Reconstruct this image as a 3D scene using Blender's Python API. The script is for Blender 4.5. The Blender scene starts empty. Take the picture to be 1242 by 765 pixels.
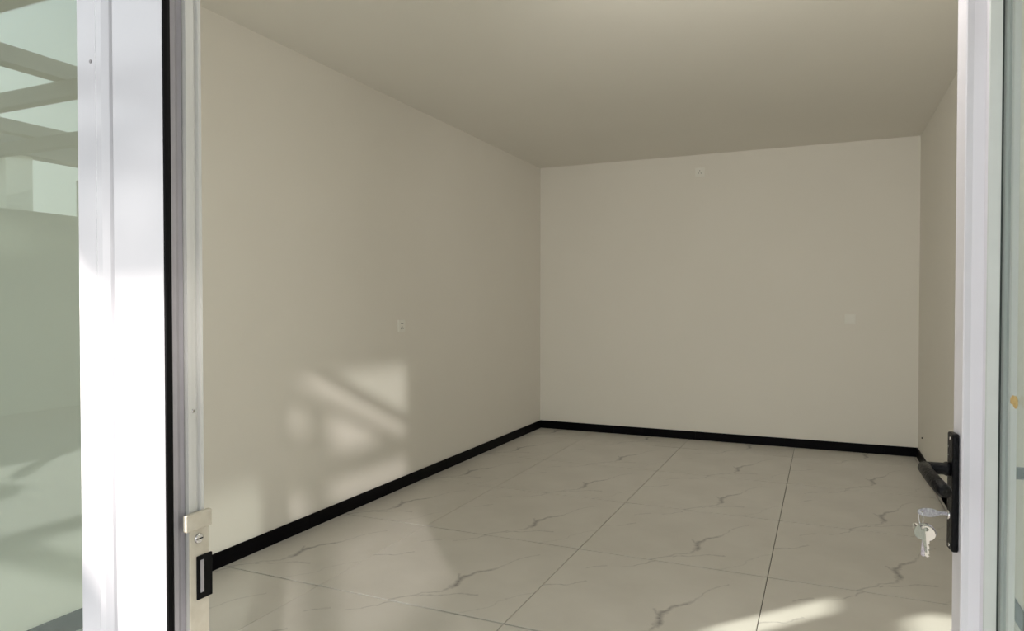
import bpy, bmesh, math, random
from mathutils import Vector, Matrix
random.seed(7)
SC = bpy.context.scene
C = SC.collection
PI = math.pi

# ---------------------------------------------------------------- camera
cam = bpy.data.cameras.new('camera'); co = bpy.data.objects.new('camera', cam); C.objects.link(co)
co.location = (0, 0, 1.3)
co.rotation_euler = (PI/2 - 0.01656, 0, 0.42070)
cam.sensor_width = 36; cam.lens = 846.6/1242*36; cam.clip_start = .02; cam.clip_end = 300
SC.camera = co
# ---------------------------------------------------------------- sky
w = bpy.data.worlds.new('sky'); SC.world = w; w.use_nodes = True
nt = w.node_tree; nt.nodes.clear()
wo = nt.nodes.new('ShaderNodeOutputWorld'); bg = nt.nodes.new('ShaderNodeBackground')
tc = nt.nodes.new('ShaderNodeTexCoord'); sx = nt.nodes.new('ShaderNodeSeparateXYZ'); cr = nt.nodes.new('ShaderNodeValToRGB')
nt.links.new(tc.outputs['Generated'], sx.inputs[0]); nt.links.new(sx.outputs['Z'], cr.inputs[0])
cr.color_ramp.elements[0].position = 0.0; cr.color_ramp.elements[0].color = (1.0, .985, .95, 1)
cr.color_ramp.elements[1].position = 0.7; cr.color_ramp.elements[1].color = (.72, .86, 1.0, 1)
nt.links.new(cr.outputs[0], bg.inputs[0]); bg.inputs[1].default_value = 2.35
nt.links.new(bg.outputs[0], wo.inputs[0])
# ---------------------------------------------------------------- suns
def sun(name, dx, dy, dz, energy, color, ang):
    l = bpy.data.lights.new(name, 'SUN'); l.energy = energy; l.color = color; l.angle = math.radians(ang)
    o = bpy.data.objects.new(name, l); C.objects.link(o)
    o.rotation_euler = Vector((dx, dy, dz)).to_track_quat('-Z', 'Y').to_euler(); o.location = (-6, -6, 9) if dx > 0 else (6, -6, 9)
A1 = math.radians(41); E1 = math.radians(30)
sun('sun', math.sin(A1)*math.cos(E1), math.cos(A1)*math.cos(E1), -math.sin(E1), 10.0, (1.0, .90, .86), .9)
# the same sun thrown back by glazing on the right-hand side of the yard
A2 = math.radians(40); T2 = .35
sun('sun_glint', -math.sin(A2), math.cos(A2), -T2, 1.5, (1.0, .93, .90), 1.3)
SC.view_settings.view_transform = 'Standard'; SC.view_settings.look = 'None'
SC.view_settings.gamma = 1; SC.view_settings.use_curve_mapping = False
SC.view_settings.exposure = 0.0

# added fill light with no fixture, brightens the room from near the door
gl = bpy.data.lights.new('room_fill_light', 'POINT'); gl.energy = 17; gl.shadow_soft_size = .14; gl.color = (1, .97, .92)
glo = bpy.data.objects.new('room_fill_light', gl); C.objects.link(glo); glo.location = (-.15, 1.6, 2.22)
# added fill spot, no fixture, evens out brightness towards the far end
sl = bpy.data.lights.new('far_fill_spot', 'SPOT'); sl.energy = 118; sl.spot_size = math.radians(88); sl.spot_blend = 1.0; sl.shadow_soft_size = .10; sl.color = (1, .965, .90)
slo = bpy.data.objects.new('far_fill_spot', sl); C.objects.link(slo); slo.location = (-.35, 1.7, 2.50)
slo.rotation_euler = (Vector((-.7, 6.8, 1.75))-slo.location).to_track_quat('-Z', 'Y').to_euler()
# ---------------------------------------------------------------- materials
def mat(name, col, rough=.5, metal=0, noise=None, bump=None, spec=None, coat=0):
    m = bpy.data.materials.new(name); m.use_nodes = True; t = m.node_tree; b = t.nodes['Principled BSDF']
    b.inputs['Base Color'].default_value = (*col, 1); b.inputs['Roughness'].default_value = rough
    b.inputs['Metallic'].default_value = metal
    if spec is not None: b.inputs['Specular IOR Level'].default_value = spec
    if coat: b.inputs['Coat Weight'].default_value = coat; b.inputs['Coat Roughness'].default_value = .05
    tcn = t.nodes.new('ShaderNodeTexCoord')
    if noise:
        sc, amt, col2 = noise
        n = t.nodes.new('ShaderNodeTexNoise'); n.inputs['Scale'].default_value = sc; n.inputs['Detail'].default_value = 6
        r = t.nodes.new('ShaderNodeValToRGB'); r.color_ramp.elements[0].position = .5-amt; r.color_ramp.elements[1].position = .5+amt
        r.color_ramp.elements[0].color = (*col, 1); r.color_ramp.elements[1].color = (*col2, 1)
        t.links.new(tcn.outputs['Object'], n.inputs['Vector']); t.links.new(n.outputs['Fac'], r.inputs[0]); t.links.new(r.outputs[0], b.inputs['Base Color'])
    if bump:
        sc, st = bump
        n2 = t.nodes.new('ShaderNodeTexNoise'); n2.inputs['Scale'].default_value = sc; n2.inputs['Detail'].default_value = 5
        bp = t.nodes.new('ShaderNodeBump'); bp.inputs['Strength'].default_value = st; bp.inputs['Distance'].default_value = .004
        t.links.new(tcn.outputs['Object'], n2.inputs['Vector']); t.links.new(n2.outputs['Fac'], bp.inputs['Height']); t.links.new(bp.outputs[0], b.inputs['Normal'])
    return m

def glass(name, tint, r0=.05):
    """thin clear pane: see-through, with a mirror share that grows towards grazing angles (Schlick)"""
    m = bpy.data.materials.new(name); m.use_nodes = True; t = m.node_tree; t.nodes.clear(); N = t.nodes; L = t.links
    o = N.new('ShaderNodeOutputMaterial'); mx = N.new('ShaderNodeMixShader'); g0 = N.new('ShaderNodeNewGeometry')
    d = N.new('ShaderNodeVectorMath'); d.operation = 'DOT_PRODUCT'; L.new(g0.outputs['Incoming'], d.inputs[0]); L.new(g0.outputs['Normal'], d.inputs[1])
    def mt(op, a, b=None):
        n = N.new('ShaderNodeMath'); n.operation = op
        for i, v in enumerate((a, b)):
            if v is None: continue
            if isinstance(v, (int, float)): n.inputs[i].default_value = v
            else: L.new(v, n.inputs[i])
        return n.outputs[0]
    k = mt('POWER', mt('SUBTRACT', 1.0, mt('ABSOLUTE', d.outputs['Value'])), 5.0)
    k = mt('ADD', mt('MULTIPLY', k, 1-r0), r0)
    tr = N.new('ShaderNodeBsdfTransparent'); tr.inputs[0].default_value = (*tint, 1)
    g = N.new('ShaderNodeBsdfGlossy'); g.inputs['Roughness'].default_value = 0.0; g.inputs['Color'].default_value = (.86, 1, .95, 1)
    L.new(k, mx.inputs[0]); L.new(tr.outputs[0], mx.inputs[1]); L.new(g.outputs[0], mx.inputs[2]); L.new(mx.outputs[0], o.inputs[0])
    return m

def tile_material():
    m = bpy.data.materials.new('marble_tile'); m.use_nodes = True; t = m.node_tree; b = t.nodes['Principled BSDF']
    N = t.nodes; L = t.links
    tcn = N.new('ShaderNodeTexCoord')
    sep = N.new('ShaderNodeSeparateXYZ'); L.new(tcn.outputs['Object'], sep.inputs[0])
    cmb = N.new('ShaderNodeCombineXYZ'); L.new(sep.outputs[0], cmb.inputs[0]); L.new(sep.outputs[1], cmb.inputs[1])
    nz = N.new('ShaderNodeTexNoise'); nz.inputs['Scale'].default_value = 16; nz.inputs['Detail'].default_value = 5; L.new(cmb.outputs[0], nz.inputs['Vector'])
    sb = N.new('ShaderNodeVectorMath'); sb.operation = 'SUBTRACT'; L.new(nz.outputs['Color'], sb.inputs[0]); sb.inputs[1].default_value = (.5, .5, .5)
    sl = N.new('ShaderNodeVectorMath'); sl.operation = 'MULTIPLY'; L.new(sb.outputs[0], sl.inputs[0]); sl.inputs[1].default_value = (.05, .05, 0)
    ad = N.new('ShaderNodeVectorMath'); ad.operation = 'ADD'; L.new(cmb.outputs[0], ad.inputs[0]); L.new(sl.outputs[0], ad.inputs[1])
    S = .945
    def math_(op, a, bb=None, c=None, clamp=False):
        n = N.new('ShaderNodeMath'); n.operation = op; n.use_clamp = clamp
        for i, v in enumerate((a, bb, c)):
            if v is None: continue
            if isinstance(v, (int, float)): n.inputs[i].default_value = v
            else: L.new(v, n.inputs[i])
        return n.outputs[0]
    total = None
    # (points, half width, darkness)
    veins = [([(.40, .0), (.505, .13), (.587, .19), (.607, .255)], .006, .45),
             ([(.607, .255), (.600, .343), (.602, .401)], .017, .95),
             ([(.602, .401), (.65, .487), (.706, .562)], .010, .75), ([(.706, .562), (.761, .747), (.83, .83)], .005, .35),
             ([(.60, .34), (.555, .41)], .008, .55),
             ([(.50, .10), (.604, .15), (.644, .189), (.763, .222)], .005, .5),
             ([(.0, .452), (.106, .512), (.175, .587)], .006, .5),
             ([(.133, .751), (.217, .833)], .006, .42), ([(.291, .84), (.377, .917), (.432, 1.0)], .005, .45),
             ([(.76, .0), (.86, .10), (.90, .24), (1.0, .36)], .004, .25)]
    for pts, wd, dk in veins:
        best = None
        for (ax, ay), (bx_, by_) in zip(pts[:-1], pts[1:]):
            a = Vector((ax*S, ay*S, 0)); ba = Vector((bx_*S, by_*S, 0)) - a
            pa = N.new('ShaderNodeVectorMath'); pa.operation = 'SUBTRACT'; L.new(ad.outputs[0], pa.inputs[0]); pa.inputs[1].default_value = a
            dt = N.new('ShaderNodeVectorMath'); dt.operation = 'DOT_PRODUCT'; L.new(pa.outputs[0], dt.inputs[0]); dt.inputs[1].default_value = ba/ba.dot(ba)
            cl = math_('MINIMUM', math_('MAXIMUM', dt.outputs['Value'], 0.0), 1.0)
            sc = N.new('ShaderNodeVectorMath'); sc.operation = 'SCALE'; sc.inputs[0].default_value = ba; L.new(cl, sc.inputs['Scale'])
            df = N.new('ShaderNodeVectorMath'); df.operation = 'SUBTRACT'; L.new(pa.outputs[0], df.inputs[0]); L.new(sc.outputs[0], df.inputs[1])
            ln = N.new('ShaderNodeVectorMath'); ln.operation = 'LENGTH'; L.new(df.outputs[0], ln.inputs[0])
            best = ln.outputs['Value'] if best is None else math_('MINIMUM', best, ln.outputs['Value'])
        k = math_('SUBTRACT', 1.0, math_('DIVIDE', best, wd*1.5), clamp=True)
        k = math_('MULTIPLY', k, dk)
        total = k if total is None else math_('MAXIMUM', total, k)
    # faint all-over marbling
    n3 = N.new('ShaderNodeTexNoise'); n3.inputs['Scale'].default_value = 3.0; n3.inputs['Detail'].default_value = 8; L.new(ad.outputs[0], n3.inputs['Vector'])
    r3 = N.new('ShaderNodeValToRGB'); L.new(n3.outputs['Fac'], r3.inputs[0])
    r3.color_ramp.elements[0].position = .35; r3.color_ramp.elements[0].color = (.64, .61, .555, 1)
    r3.color_ramp.elements[1].position = .6; r3.color_ramp.elements[1].color = (.69, .66, .605, 1)
    n4 = N.new('ShaderNodeTexNoise'); n4.inputs['Scale'].default_value = 30; L.new(cmb.outputs[0], n4.inputs['Vector'])
    brk = math_('MULTIPLY', total, math_('MULTIPLY_ADD', n4.outputs['Fac'], 1.5, -.05), clamp=True)
    mx = N.new('ShaderNodeMix'); mx.data_type = 'RGBA'; L.new(brk, mx.inputs['Factor']); L.new(r3.outputs[0], mx.inputs['A']); mx.inputs['B'].default_value = (.155, .14, .14, 1)
    L.new(mx.outputs['Result'], b.inputs['Base Color'])
    b.inputs['Roughness'].default_value = .32; b.inputs['Specular IOR Level'].default_value = .3
    return m

M = {}
M['wall'] = mat('wall_plaster', (.875, .84, .765), .85, noise=(1.3, .25, (.855, .82, .745)), bump=(60, .06), spec=.2)
M['ceil'] = mat('ceiling_plaster', (.91, .88, .81), .9, noise=(1.1, .25, (.89, .86, .79)), bump=(40, .05), spec=.15)
M['black'] = mat('black_skirting', (.002, .0018, .003), .5, spec=.08)
M['grout'] = mat('grout', (.022, .019, .017), .95, spec=.05)
M['tile'] = tile_material()
M['alu'] = mat('white_aluminium', (.60, .60, .615), .12, noise=(9, .3, (.585, .585, .60)))
M['alu_grey'] = mat('grey_aluminium', (.33, .315, .32), .35, noise=(25, .3, (.28, .265, .27)))
M['alu_pale'] = mat('pale_aluminium', (.53, .53, .485), .3, noise=(9, .3, (.50, .495, .46)))
M['door'] = mat('door_aluminium', (.74, .72, .77), .28, noise=(7, .3, (.71, .69, .74)))
M['bead'] = mat('bead_aluminium', (.58, .61, .59), .3, noise=(12, .3, (.53, .56, .54)))
M['rubber'] = mat('black_rubber', (.003, .003, .003), .7, spec=.1)
M['gasketgreen'] = mat('dark_green_gasket', (.02, .03, .028), .6)
M['hblack'] = mat('black_lacquered_metal', (.003, .003, .004), .32, bump=(220, .5), spec=.14)
M['keymetal'] = mat('worn_key_metal', (.50, .47, .48), .3, metal=1, noise=(260, .2, (.22, .20, .22)), bump=(500, .3))
M['steel'] = mat('brushed_steel', (.6, .59, .58), .25, metal=1, bump=(300, .1))
M['brass'] = mat('pale_nickel', (.60, .58, .52), .3, metal=1)
M['strike'] = mat('beige_strike_plate', (.52, .485, .39), .45, noise=(60, .2, (.44, .40, .31)))
M['pit'] = mat('dark_slot', (.01, .01, .01), .8)
M['plastic'] = mat('socket_plastic', (.92, .90, .83), .35, noise=(20, .3, (.90, .88, .81)))
M['shell'] = mat('outer_render', (.36, .37, .34), .8, noise=(3, .3, (.30, .31, .29)), bump=(30, .2))
M['paving'] = mat('yard_paving', (.27, .26, .24), .7, noise=(4, .3, (.22, .215, .20)), bump=(20, .2))
M['steelbeam'] = mat('painted_steel_beam', (.16, .165, .175), .5, noise=(6, .3, (.12, .12, .13)))
M['shadepanel'] = mat('sun_block_sheet', (.30, .31, .32), .6, noise=(5, .3, (.26, .27, .28)))
M['glass'] = glass('window_glass', (.81, .86, .83), .07)
M['glass_door'] = glass('door_glass', (.96, .975, .955), .06)
M['glass_roof'] = glass('roof_glass', (.95, .98, .965), .03)
M['stain'] = mat('glue_stain', (.45, .30, .10), .7, noise=(90, .2, (.6, .45, .2)))

# ---------------------------------------------------------------- mesh helpers
def box_bm(x0, x1, y0, y1, z0, z1, bevel=0, seg=2, bm=None):
    own = bm is None
    if own: bm = bmesh.new()
    vs = [bm.verts.new((x, y, z)) for z in (z0, z1) for y in (y0, y1) for x in (x0, x1)]
    fs = [bm.faces.new([vs[i] for i in f]) for f in ((0, 2, 3, 1), (4, 5, 7, 6), (0, 1, 5, 4), (2, 6, 7, 3), (0, 4, 6, 2), (1, 3, 7, 5))]
    if bevel:
        es = list({e for f in fs for e in f.edges})
        bmesh.ops.bevel(bm, geom=es, offset=bevel, segments=seg, affect='EDGES', profile=.5)
    return bm
def prism_bm(pts, z0, z1, bm=None, smooth=False):
    if bm is None: bm = bmesh.new()
    a = [bm.verts.new((x, y, z0)) for x, y in pts]; b = [bm.verts.new((x, y, z1)) for x, y in pts]
    n = len(pts)
    for i in range(n):
        f = bm.faces.new((a[i], a[(i+1) % n], b[(i+1) % n], b[i])); f.smooth = smooth
    bm.faces.new(a[::-1]); bm.faces.new(b)
    bmesh.ops.recalc_face_normals(bm, faces=bm.faces)
    return bm
def tube_bm(pts, rad, seg=16, bm=None, closed=False, flat=1.0):
    """round bar through pts; rad number or list; flat squashes the second axis"""
    if bm is None: bm = bmesh.new()
    P = [Vector(p) for p in pts]; n = len(P); R = rad if isinstance(rad, (list, tuple)) else [rad]*n
    rings = []; up = None
    for i in range(n):
        if closed: d = (P[(i+1) % n]-P[i-1]).normalized()
        else: d = (P[min(i+1, n-1)]-P[max(i-1, 0)]).normalized()
        if up is None:
            up = Vector((0, 0, 1)) if abs(d.z) < .9 else Vector((1, 0, 0))
        s = d.cross(up).normalized(); u = s.cross(d).normalized(); up = u
        rings.append([bm.verts.new(P[i]+(s*math.cos(2*PI*k/seg)+u*math.sin(2*PI*k/seg)*flat)*R[i]) for k in range(seg)])
    for i in range(n if closed else n-1):
        a, b = rings[i], rings[(i+1) % n]
        for k in range(seg):
            f = bm.faces.new((a[k], a[(k+1) % seg], b[(k+1) % seg], b[k])); f.smooth = True
    if not closed:
        bm.faces.new(rings[0][::-1]); bm.faces.new(rings[-1])
    bmesh.ops.recalc_face_normals(bm, faces=bm.faces)
    return bm
def disc_bm(c, axis, r, h, seg=20, bm=None):
    c = Vector(c); a = Vector(axis).normalized()
    return tube_bm([c, c+a*h*.7, c+a*h], [r, r, r*.82], seg, bm)
def obj(name, bm, m, parent=None, kind=None, loc=None):
    me = bpy.data.meshes.new(name); bm.to_mesh(me); bm.free(); me.materials.append(m)
    o = bpy.data.objects.new(name, me); C.objects.link(o)
    if parent is not None: o.parent = parent
    if kind: o['kind'] = kind
    if loc: o.location = loc
    return o
def empty(name, loc=(0, 0, 0), rz=0):
    o = bpy.data.objects.new(name, None); C.objects.link(o); o.location = loc; o.rotation_euler = (0, 0, rz); o.empty_display_size = .05
    return o
def tag(o, label, cat, group=None):
    o['label'] = label; o['category'] = cat
    if group: o['group'] = group
    return o
def struct(name, bm, m, label=None, cat=None):
    o = obj(name, bm, m, kind='structure')
    if label: o['label'] = label
    if cat: o['category'] = cat
    return o

# ---------------------------------------------------------------- room
XL, XR, YB, YF, H = -2.72, .734, 6.808, .555, 2.718
YI = .615                                                   # inner face of the glazed front
fl = struct('floor', box_bm(XL-.15, XR+.15, YF-.02, YB+.15, -.15, -.009), M['grout'], 'tiled room floor of large pale veined marble squares with thin dark joints', 'floor')
X0, TX, Y0, TY, G = -1.1814, .9435, 3.5089, .9505, .0100
GX = .0032
xs = [X0+TX*k for k in range(-2, 4)]; ys = [Y0+TY*k for k in range(-4, 5)]
tile_full = None
for i in range(len(xs)-1):
    for j in range(len(ys)-1):
        ax, bx_ = max(xs[i]+GX/2, XL+.004), min(xs[i+1]-GX/2, XR-.004)
        ay, by_ = max(ys[j]+G/2, YF), min(ys[j+1]-G/2, YB-.004)
        if bx_-ax < .006 or by_-ay < .006: continue
        ox, oy = xs[i], ys[j]
        full = abs((bx_-ax)-(TX-GX)) < 1e-6 and abs((by_-ay)-(TY-G)) < 1e-6
        if full and tile_full is not None:
            o = tile_full.copy(); C.objects.link(o); o.location = (ox, oy, 0)
        else:
            o = obj('tile', box_bm(ax-ox, bx_-ox, ay-oy, by_-oy, -.009, 0, .0008, 1), M['tile'], fl, loc=(ox, oy, 0))
            if full: tile_full = o
        o.parent = fl
struct('ceiling', box_bm(XL-.15, XR+.15, YF, YB+.15, H, H+.12), M['ceil'], 'plain off-white plastered ceiling over the whole room', 'ceiling')
struct('wall_left', box_bm(XL-.15, XL, YI, YB+.15, -.01, H), M['wall'], 'long plain cream wall on the left with a light socket and sun patches', 'wall')
struct('wall_back', box_bm(XL, XR, YB, YB+.15, -.01, H), M['wall'], 'far cream wall facing the doorway with two small plates', 'wall')
struct('wall_right', box_bm(XR, XR+.15, YI, YB+.15, -.01, H), M['wall'], 'narrow strip of cream wall at right beside the open door', 'wall')

# black skirting laid in lengths
BH, BT = .0797, .012
def skirting(name, along, a0, a1, fixed, sgn, joints, label):
    back = BT*.4
    def bx(p, q, t0, t1, z1, bev=0):
        lo, hi = sorted((fixed+sgn*t0, fixed+sgn*t1))
        return box_bm(p, q, lo, hi, 0, z1, bev, 1) if along == 'x' else box_bm(lo, hi, p, q, 0, z1, bev, 1)
    base = struct(name, bx(a0, a1, 0, back, BH-.004), M['black'], label, 'skirting board')
    cuts = [a0]+[j for j in joints if a0 < j < a1]+[a1]
    for p, q in zip(cuts[:-1], cuts[1:]):
        obj('skirting_tile', bx(p+.0006, q-.0006, back, BT, BH, .0012), M['black'], base)
skirting('baseboard_left', 'y', YI+.002, YB-.0005, XL, 1, [2.386+.8*k for k in range(-2, 6)], 'black glossy skirting board along the left wall')
skirting('baseboard_back', 'x', XL+BT, XR-BT, YB, -1, [XL+.8*k for k in range(1, 5)], 'black glossy skirting board along the far wall')
skirting('baseboard_right', 'y', YI+.002, YB-.0005, XR, -1, [YB-.8*k for k in range(1, 8)], 'black glossy skirting board along the right wall')

# ---------------------------------------------------------------- glazed front
HD, TRZ, WH = 2.10, 2.62, 2.15
# door jamb with rebate (left of the opening)
jamb_pts = [(-.7615, .555), (-.700, .555), (-.6745, .555), (-.6745, .579), (-.6672, .5795), (-.6672, .5925), (-.6690, .5935), (-.6690, .5955), (-.6655, .5970), (-.6655, .6005), (-.690, .6040), (-.690, YI), (-.7615, YI)]
jm = empty('trim_1', (-.71, .58, 0)); jm['kind'] = 'structure'; jm['label'] = 'white aluminium door frame around the opening, sunlit on its left post'; jm['category'] = 'door frame'
def loc_obj(name, bm, m, parent):                           # mesh given in world coordinates
    bm.transform(parent_world(parent).inverted()); return obj(name, bm, m, parent)
def parent_world(p):
    mt = Matrix.Translation(p.location) @ p.rotation_euler.to_matrix().to_4x4()
    return mt if p.parent is None else parent_world(p.parent) @ mt
# front face polygon is split so that the outer face and the rebate are separate sections, as extruded
front = [(-.7615, .555), (-.6745, .555), (-.6745, .5555), (-.678, .566), (-.678, .5715), (-.7615, .5715)]
def face_bevel(pts): return prism_bm(pts, 0, TRZ)
loc_obj('jamb_face', prism_bm([(-.7592, .5585), (-.7570, .5550), (-.6775, .5550), (-.6760, .5560), (-.6760, .5800), (-.7592, .5800)], 0.0, TRZ), M['alu'], jm)
loc_obj('rubber_seal', prism_bm([(-.6762, .5556), (-.6738, .5562), (-.6732, .5600), (-.6738, .5640), (-.6762, .5642)], 0.0, HD), M['rubber'], jm)
loc_obj('rebate_channel', prism_bm([(-.6762, .5645), (-.6745, .5645), (-.6738, .5700), (-.6748, .5740), (-.6738, .5790), (-.6762, .5798)], 0.0, HD), M['alu_grey'], jm)
loc_obj('jamb_rebate', prism_bm([(-.7610, .5802), (-.6690, .5802), (-.6672, .5790), (-.6668, .5840), (-.6678, .5846), (-.6678, .5905), (-.6690, .5920), (-.6690, .5940), (-.6657, .5950), (-.6650, .5985), (-.6680, .6010), (-.7610, YI)], 0.0, TRZ), M['alu_pale'], jm)
loc_obj('door_head', box_bm(-.6655, .41, .560, YI, HD, HD+.07, .002), M['alu'], jm)
loc_obj('transom_head', box_bm(-.6655, .41, .560, YI, TRZ-.05, TRZ, .002), M['alu'], jm)
loc_obj('hinge_jamb', box_bm(.355, .41, .560, YI, 0, TRZ-.0505, .002), M['alu'], jm)
tp = loc_obj('transom_pane', box_bm(-.6655, .355, .584, .590, HD+.0705, TRZ-.0505), M['glass_roof'], jm)
# screws on the jamb
def screw(c, axis, r, parent, m='alu_grey'):
    return loc_obj('screw', disc_bm(c, axis, r, r*.45, 14), M[m], parent)
# strike plate
def ratio_pt(px, X):                                       # only used to read off the few jamb sizes
    u = (px-621)/846.6; c, s = math.cos(.4207), math.sin(.4207); return X*(u*s+c)/(u*c-s)
sp = empty('strike_plate', (-.6650, .588, .86)); sp.parent = jm; sp.location = (-.6650+.71, .588-.58, .86); sp['label'] = 'beige metal strike plate with a black latch pocket'
def in_sp(name, bm, m):
    bm.transform(Matrix.Translation((.6650, -.588, -.86))); return obj(name, bm, m, sp)
in_sp('plate', box_bm(-.6655, -.6630, .5765, .6035, .86, 1.0385, .0008), M['strike'])
in_sp('plate_cap', box_bm(-.6660, -.6590, .5690, .6050, 1.0390, 1.0590, .0016), M['strike'])
in_sp('latch_pocket', box_bm(-.6634, -.6605, .5850, .6065, .9560, 1.0070, .0010), M['rubber'])
in_sp('latch_tongue', box_bm(-.6606, -.6598, .5885, .5935, .9640, 1.0020, .0004), M['alu_grey'])
in_sp('screw', disc_bm((-.6632, .5885, 1.0275), (1, 0, 0), .0058, .0024, 18), M['steel'])
in_sp('screw_slot', box_bm(-.6610, -.6606, .5838, .5932, 1.0268, 1.0282), M['pit'])
in_sp('screw_hole', disc_bm((-.6634, .5885, .9000), (1, 0, 0), .004, .0008, 14), M['pit'])
loc_obj('screw', disc_bm((-.6680, .5860, 1.176), (1, 0, 0), .0022, .0022, 12), M['steel'], jm)

# left fixed window
def window(name, x0, x1, label, y0=.556, cat='window'):
    wdw = empty(name, ((x0+x1)/2, .585, 0)); wdw['kind'] = 'structure'; wdw['label'] = label; wdw['category'] = cat
    fw = min(.063, (x1-x0)*.3)
    def rightstile(): 
        return prism_bm([(x1-fw, y0+.004), (x1-fw+.003, y0+.001), (x1-.028, y0+.001), (x1-.021, y0-.003), (x1-.012, y0-.003), (x1-.0045, y0+.0015), (x1-.0018, y0+.006), (x1-.0005, y0+.012), (x1-.0005, YI-.002), (x1-fw, YI-.002)], .0, TRZ)
    loc_obj('frame_stile', rightstile(), M['alu'], wdw)
    loc_obj('frame_stile', box_bm(x0+.0005, x0+fw, y0, YI-.002, 0, TRZ, .0015), M['alu'], wdw)
    loc_obj('frame_rail', box_bm(x0+fw+.0003, x1-fw-.0003, y0+.001, YI-.002, 0, .07, .0015), M['alu'], wdw)
    loc_obj('frame_rail', box_bm(x0+fw+.0003, x1-fw-.0003, y0+.001, YI-.002, WH, TRZ, .0015), M['alu'], wdw)
    loc_obj('pane', box_bm(x0+fw-.006, x1-fw+.001, .5740, .5800, .068, WH+.004), M['glass'], wdw)
    loc_obj('gasket', box_bm(x1-fw-.0025, x1-fw-.0002, .5640, .5738, .0705, WH-.0005), M['rubber'], wdw)
    return wdw
w1 = window('window_1', -2.103, -.762, 'fixed glass pane in a white frame left of the door, reflecting the yard roof')
for (dx, z) in ((-.798, 1.588), (-.784, 1.500), (-.7855, 1.462)):
    screw((dx, .5572, z), (0, -1, 0), .0022, w1)
w2 = window('window_2', -2.48, -2.16, 'narrow slit window in the glazed front near the left wall')
struct('wall_front_left', box_bm(-2.1595, -2.1035, YF, YI, 0, TRZ), M['shell'])
struct('wall_front_corner', box_bm(XL-.15, -2.4805, YF, YI-.001, 0, TRZ), M['shell'])
struct('wall_front_right', box_bm(.411, XR+.15, YF, YI-.001, 0, TRZ), M['shell'])
struct('wall_front_top', box_bm(XL-.15, XR+.15, YF, YI-.001, TRZ+.0005, 3.15), M['shell'])
struct('wall_outer_left', box_bm(-9.0, XL-.1505, YF, YF+.2, 0, 3.15), M['shell'])
struct('wall_outer_right', box_bm(XR+.1505, 4.0, YF, YF+.2, 0, 3.15), M['shell'])

# ---------------------------------------------------------------- open door leaf (local x = u from lock edge to hinge, y = thickness to the left of travel)
LK = Vector((.229, 1.570, 0)); HG = Vector((.343, .587, 0)); LW = (HG-LK).length
ang = math.atan2((HG-LK).y, (HG-LK).x)
door = empty('door_1', (LK.x, LK.y, 0), ang); door['kind'] = 'structure'; door['label'] = 'white framed glass door standing open at right, black handle with keys hanging'; door['category'] = 'door'
# local +x: lock -> hinge. local +y is 90 deg anticlockwise = towards the room's right (thickness grows +y)
V = 1
DT = .075
def dp(pts, z0=.012, z1=HD-.012): return prism_bm([(u, v*V) for u, v in pts], z0, z1)
GV = .050                                                   # depth of the glass behind the outer face
lock = obj('lock_stile', dp([(0, 0), (.0, .003), (0, DT), (.085, DT), (.085, GV+.012), (.072, GV+.012), (.072, .034), (.058, .030), (.052, .012), (.052, .002), (.050, 0)]), M['door'], door)
obj('hinge_stile', box_bm(LW-.09, LW-.005, 0, DT, .012, HD-.012, .002), M['door'], door)
obj('top_rail', box_bm(.0855, LW-.0905, 0, DT, HD-.11, HD-.012, .002), M['door'], door)
obj('bottom_rail', box_bm(.0855, LW-.0905, 0, DT, .012, .13, .002), M['door'], door)
obj('glazing_bead', dp([(.0725, .030), (.0725, GV-.0015), (.0845, GV-.0015), (.0830, .046), (.0760, .031)], .1305, HD-.1105), M['bead'], door)
obj('glazing_gasket', dp([(.0846, GV-.003), (.0846, GV-.0002), (.0858, GV-.0002), (.0856, GV-.002)], .1305, HD-.1105), M['gasketgreen'], door)
obj('pane', box_bm(.080, LW-.088, GV, GV+.006, .128, HD-.108), M['glass_door'], door)
# glue stain on the pane
bm = bmesh.new(); random.seed(3)
n = 18; cx, cz = .150, 1.135
vs = [bm.verts.new((cx+.020*math.cos(2*PI*k/n)*random.uniform(.6, 1.15), GV-.0004, cz+.011*math.sin(2*PI*k/n)*random.uniform(.6, 1.2))) for k in range(n)]
bm.faces.new(vs); r = bmesh.ops.extrude_face_region(bm, geom=bm.faces[:]); bmesh.ops.translate(bm, verts=[v for v in r['geom'] if isinstance(v, bmesh.types.BMVert)], vec=(0, -.0004, 0))
st = obj('glue_stain', bm, M['stain'], door); st['label'] = 'small orange-brown glue stain on the glass'

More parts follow.
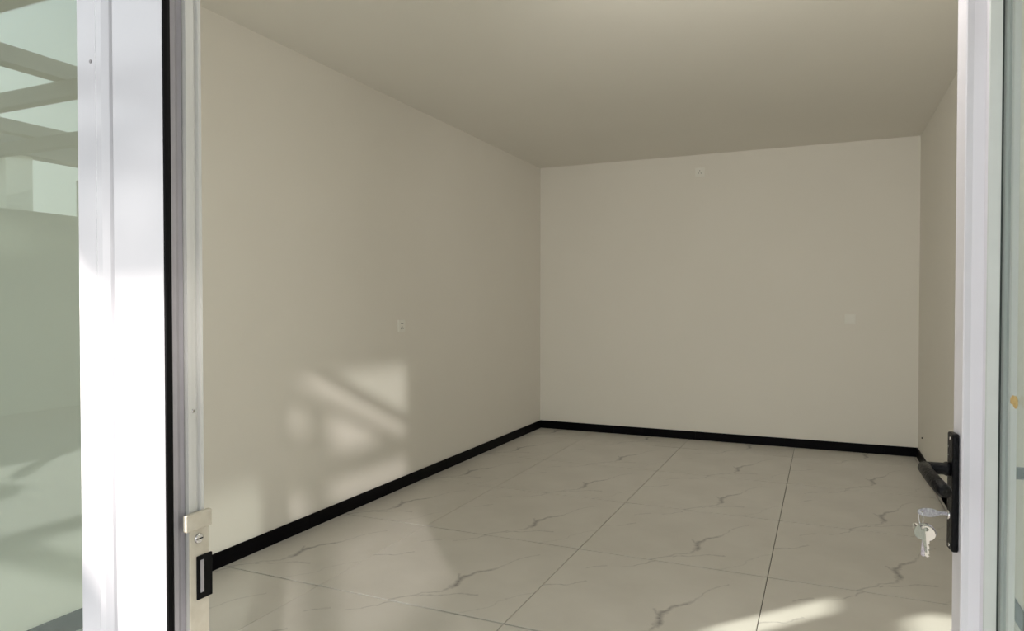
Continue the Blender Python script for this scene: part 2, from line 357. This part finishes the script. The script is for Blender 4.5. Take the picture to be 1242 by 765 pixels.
# handles on both faces
def handle(side, parent):
    """side -1: outer face (v<0), +1: inner face"""
    v0 = 0 if side < 0 else DT
    def y(t): return v0+side*t
    lo, hi = sorted((y(0.0002), y(.012)))
    hp = obj('handle_plate', box_bm(.004, .040, lo, hi, .832, 1.056, .004, 3), M['hblack'], parent); hp['label'] = 'tall black lever handle plate'
    neck = tube_bm([(.020, y(.012), .986), (.020, y(.018), .986), (.020, y(.022), .986), (.020, y(.050), .986), (.021, y(.058), .986)], [.0135, .0135, .0115, .0115, .0100], 20)
    tube_bm([(.012, y(.053), .9875), (.024, y(.055), .987), (.060, y(.057), .984), (.105, y(.056), .978), (.140, y(.052), .972), (.150, y(.049), .970)], [.0085, .0115, .0115, .0120, .0125, .0085], 20, neck)
    lv = obj('lever', neck, M['hblack'], hp)
    cyl = obj('lock_cylinder', tube_bm([(.021, y(.010), .899), (.021, y(.0155), .899)], .0085, 24), M['steel'], hp); cyl['label'] = 'steel lock cylinder under the lever'
    for zz in (1.045, .843):
        obj('screw', disc_bm((.024, y(.0118), zz), (0, side, 0), .0036, .0014, 14), M['steel'], hp)
    if side < 0:
        for zz in (1.028, 1.012):
            obj('screw_hole', disc_bm((.012, y(.0118), zz), (0, side, 0), .0018, .0006, 10), M['steel'], hp)
    return hp
handle(-1, door); handle(1, door)

# ---------------------------------------------------------------- keys in the lock
def in_door(v): return Matrix.Translation(LK) @ Matrix.Rotation(ang, 4, 'Z') @ Vector(v)
keys = empty('door_keys', in_door((.021, -.014, .899)), ang)
tag(keys, 'bunch of silver keys hanging from the lock of the open glass door', 'keys')
def key_bm(bow_r, blade, wd, th, asp=.92):
    """key lying in local XZ plane: bow centred at origin, blade towards -z"""
    bm = bmesh.new(); n = 22; out = []
    for k in range(n):
        a = 2*PI*k/n; out.append((bow_r*1.0*math.sin(a), bow_r*asp*math.cos(a)))
    # bow as ring with hole near the top
    hr, hc = bow_r*.26, bow_r*asp*.56
    f_, b_ = [], []
    for yv, lst in ((-th/2, f_), (th/2, b_)):
        for x, z in out: lst.append(bm.verts.new((x, yv, z)))
    hf, hb = [], []
    for yv, lst in ((-th/2, hf), (th/2, hb)):
        for k in range(n):
            a = 2*PI*k/n; lst.append(bm.verts.new((hr*math.sin(a), yv, hc+hr*math.cos(a))))
    for k in range(n):
        k2 = (k+1) % n
        bm.faces.new((f_[k], f_[k2], hf[k2], hf[k])); bm.faces.new((b_[k2], b_[k], hb[k], hb[k2]))
        bm.faces.new((f_[k2], f_[k], b_[k], b_[k2])); bm.faces.new((hf[k], hf[k2], hb[k2], hb[k]))
    # neck + blade with bitting
    z0 = -bow_r*asp*.87
    prof = [(-wd/2, z0), (wd/2, z0), (wd/2, z0-blade*.22)]
    zz = z0-blade*.22
    for i, dpt in enumerate((.30, .10, .38, .18, .34)):
        prof += [(wd/2-wd*dpt, zz-blade*.06), (wd/2-wd*dpt, zz-blade*.10)]; zz -= blade*.14
        prof += [(wd/2, zz)]
    prof += [(0, z0-blade), (-wd/2, z0-blade*.92)]
    a = [bm.verts.new((x, -th*.42, z)) for x, z in prof]; b = [bm.verts.new((x, th*.42, z)) for x, z in prof]
    m_ = len(prof)
    for i in range(m_): bm.faces.new((a[i], b[i], b[(i+1) % m_], a[(i+1) % m_]))
    bm.faces.new(a); bm.faces.new(b[::-1])
    bmesh.ops.recalc_face_normals(bm, faces=bm.faces)
    return bm
# key in the lock: bow pointing away from the door (-y local), blade towards +y
k1 = key_bm(.0082, .016, .0075, .0030, 2.3)
k1.transform(Matrix.Translation((0, -.033, .001)) @ Matrix.Rotation(math.radians(75), 4, 'Y') @ Matrix.Rotation(PI/2, 4, 'X'))
obj('key', k1, M['keymetal'], keys)
bmr = tube_bm([(.0030*math.cos(2*PI*i/24), -.045+.0030*math.cos(2*PI*i/24), -.011+.0125*math.sin(2*PI*i/24)) for i in range(24)], .0011, 8, closed=True)
obj('key_ring', bmr, M['steel'], keys)
for r_, bl, yaw_, tl, m_, dy, dx, dz in ((.0185, .033, 70, -4, 'keymetal', -.0375, .000, -.0370), (.0165, .028, 100, 12, 'steel', -.0430, .006, -.0350),
                                         (.0150, .034, 62, 2, 'brass', -.0365, .0065, -.0375), (.0120, .012, 20, 24, 'steel', -.0500, -.006, -.0330)):
    kb = key_bm(r_, bl, .0085, .0026)
    kb.transform(Matrix.Translation((dx, dy, dz)) @ Matrix.Rotation(math.radians(tl), 4, 'X') @ Matrix.Rotation(math.radians(yaw_), 4, 'Z'))
    obj('key', kb, M[m_], keys)

# ---------------------------------------------------------------- wall plates (local: +z up, faces -y)
def plate(name, loc, rz, label, cat, kind, group=None):
    t = empty(name, loc, rz); tag(t, label, cat, group)
    obj('cover', box_bm(-.043, .043, -.008, -.0005, -.043, .043, .003, 3), M['plastic'], t)
    obj('insert', box_bm(-.030, .030, -.0100, -.0078, -.030, .030, .0015, 2), M['plastic'], t)
    def slot(x, z, w_, h_, rot):
        b_ = box_bm(-w_/2, w_/2, -.0106, -.0098, -h_/2, h_/2); b_.transform(Matrix.Translation((x, 0, z)) @ Matrix.Rotation(rot, 4, 'Y')); obj('slot', b_, M['pit'], t)
    if kind == 'three':
        slot(0, .015, .0035, .011, 0); slot(-.012, -.010, .0035, .011, .6); slot(.012, -.010, .0035, .011, -.6)
    elif kind == 'five':
        slot(-.009, .017, .011, .0042, 0); slot(.009, .017, .011, .0042, 0)
        slot(0, -.004, .0035, .009, 0); slot(-.011, -.019, .0035, .009, .6); slot(.011, -.019, .0035, .009, -.6)
    else:
        obj('rocker', box_bm(-.026, .026, -.0128, -.0098, -.026, .026, .002, 2), M['plastic'], t)
        slot(.018, 0, .004, .010, 0)
    return t
plate('wall_socket', (XL, 4.165, 1.146), PI/2, 'small cream socket plate alone on the long left wall', 'socket', 'five')
plate('wall_socket', (-1.088, YB, 2.550), 0, 'small cream socket plate high on the far wall near the ceiling', 'socket', 'three')
plate('wall_switch', (.207, YB, 1.166), 0, 'small cream switch plate at mid height right on the far wall', 'switch', 'rocker')
nl = obj('wall_nail', disc_bm((0, 0, 0), (-1, 0, 0), .006, .008, 12), M['pit'], loc=(XR-.0002, 6.50, .215)); tag(nl, 'tiny dark nail low on the right wall by the far corner', 'nail')

# ---------------------------------------------------------------- glazed yard behind the camera (seen as reflections; its frame shades the sun)
RZ = 3.17
struct('floor_yard', box_bm(-9.0, 4.0, -6.0, YF-.0205, -.15, -.004), M['paving'])
struct('floor_ground', box_bm(-60, 60, -60, 60, -.4, -.16), M['paving'])
struct('wall_yard_left', box_bm(-8.95, -8.75, -6.0, YF-.001, -.004, 2.42), M['shell'])
yt = 0
def beam(x0, x1, y0, y1, z0, z1, m='steelbeam'):
    global yt; yt += 1
    return struct('trim_%d' % (yt+1), box_bm(x0, x1, y0, y1, z0, z1, .004, 1), M[m])
for x in (-7.6, -5.45, -3.35): beam(x-.07, x+.07, -6.0, YF-.002, RZ-.13, RZ)
for y in (-5.0, -3.55, -2.45, -1.2):
    beam(-8.9, -2.80, y-.05, y+.05, RZ-.26, RZ-.131)
struct('wall_yard_pillar', box_bm(-8.95, -8.78, -4.23, -3.92, 2.421, 3.079), M['plastic'])
beam(-8.95, -8.70, -6.0, YF-.002, 3.08, 3.28)
for y in (-5.9, -4.9, -2.6, -1.4):
    beam(-8.90, -8.80, y-.05, y+.05, 2.421, 2.905)
# unseen opaque sheets, added to block sun and bound its patches indoors
struct('shade_sheet', box_bm(-2.85, 1.42, -1.81, YF-.002, RZ-.05, RZ), M['shadepanel'])
struct('shade_sheet_side', box_bm(.30, 1.42, -6.0, -1.811, RZ-.05, RZ), M['shadepanel'])
struct('shade_sheet_back', box_bm(1.421, 1.75, -6.0, -1.97, RZ-.05, RZ), M['shadepanel'])
struct('shade_sheet_far', box_bm(1.751, 2.35, -6.0, -2.55, RZ-.05, RZ), M['shadepanel'])
# unseen beams, rails and posts on the right, set to pattern the glint
for z0, z1 in ((2.57, 2.73), (1.60, 1.72), (2.18, 2.42)): beam(1.57, 1.65, -2.12, YF-.002, z0, z1)
for z0, z1 in ((1.60, 1.72), (2.25, 2.33)): beam(1.57, 1.65, -6.0, -2.125, z0, z1)
beam(.8, 1.569, -1.03, -.97, 2.66, 2.725)
for y in (-1.98, -.45, -4.6): beam(1.655, 1.735, y-.085, y+.085, -.004, RZ-.051)
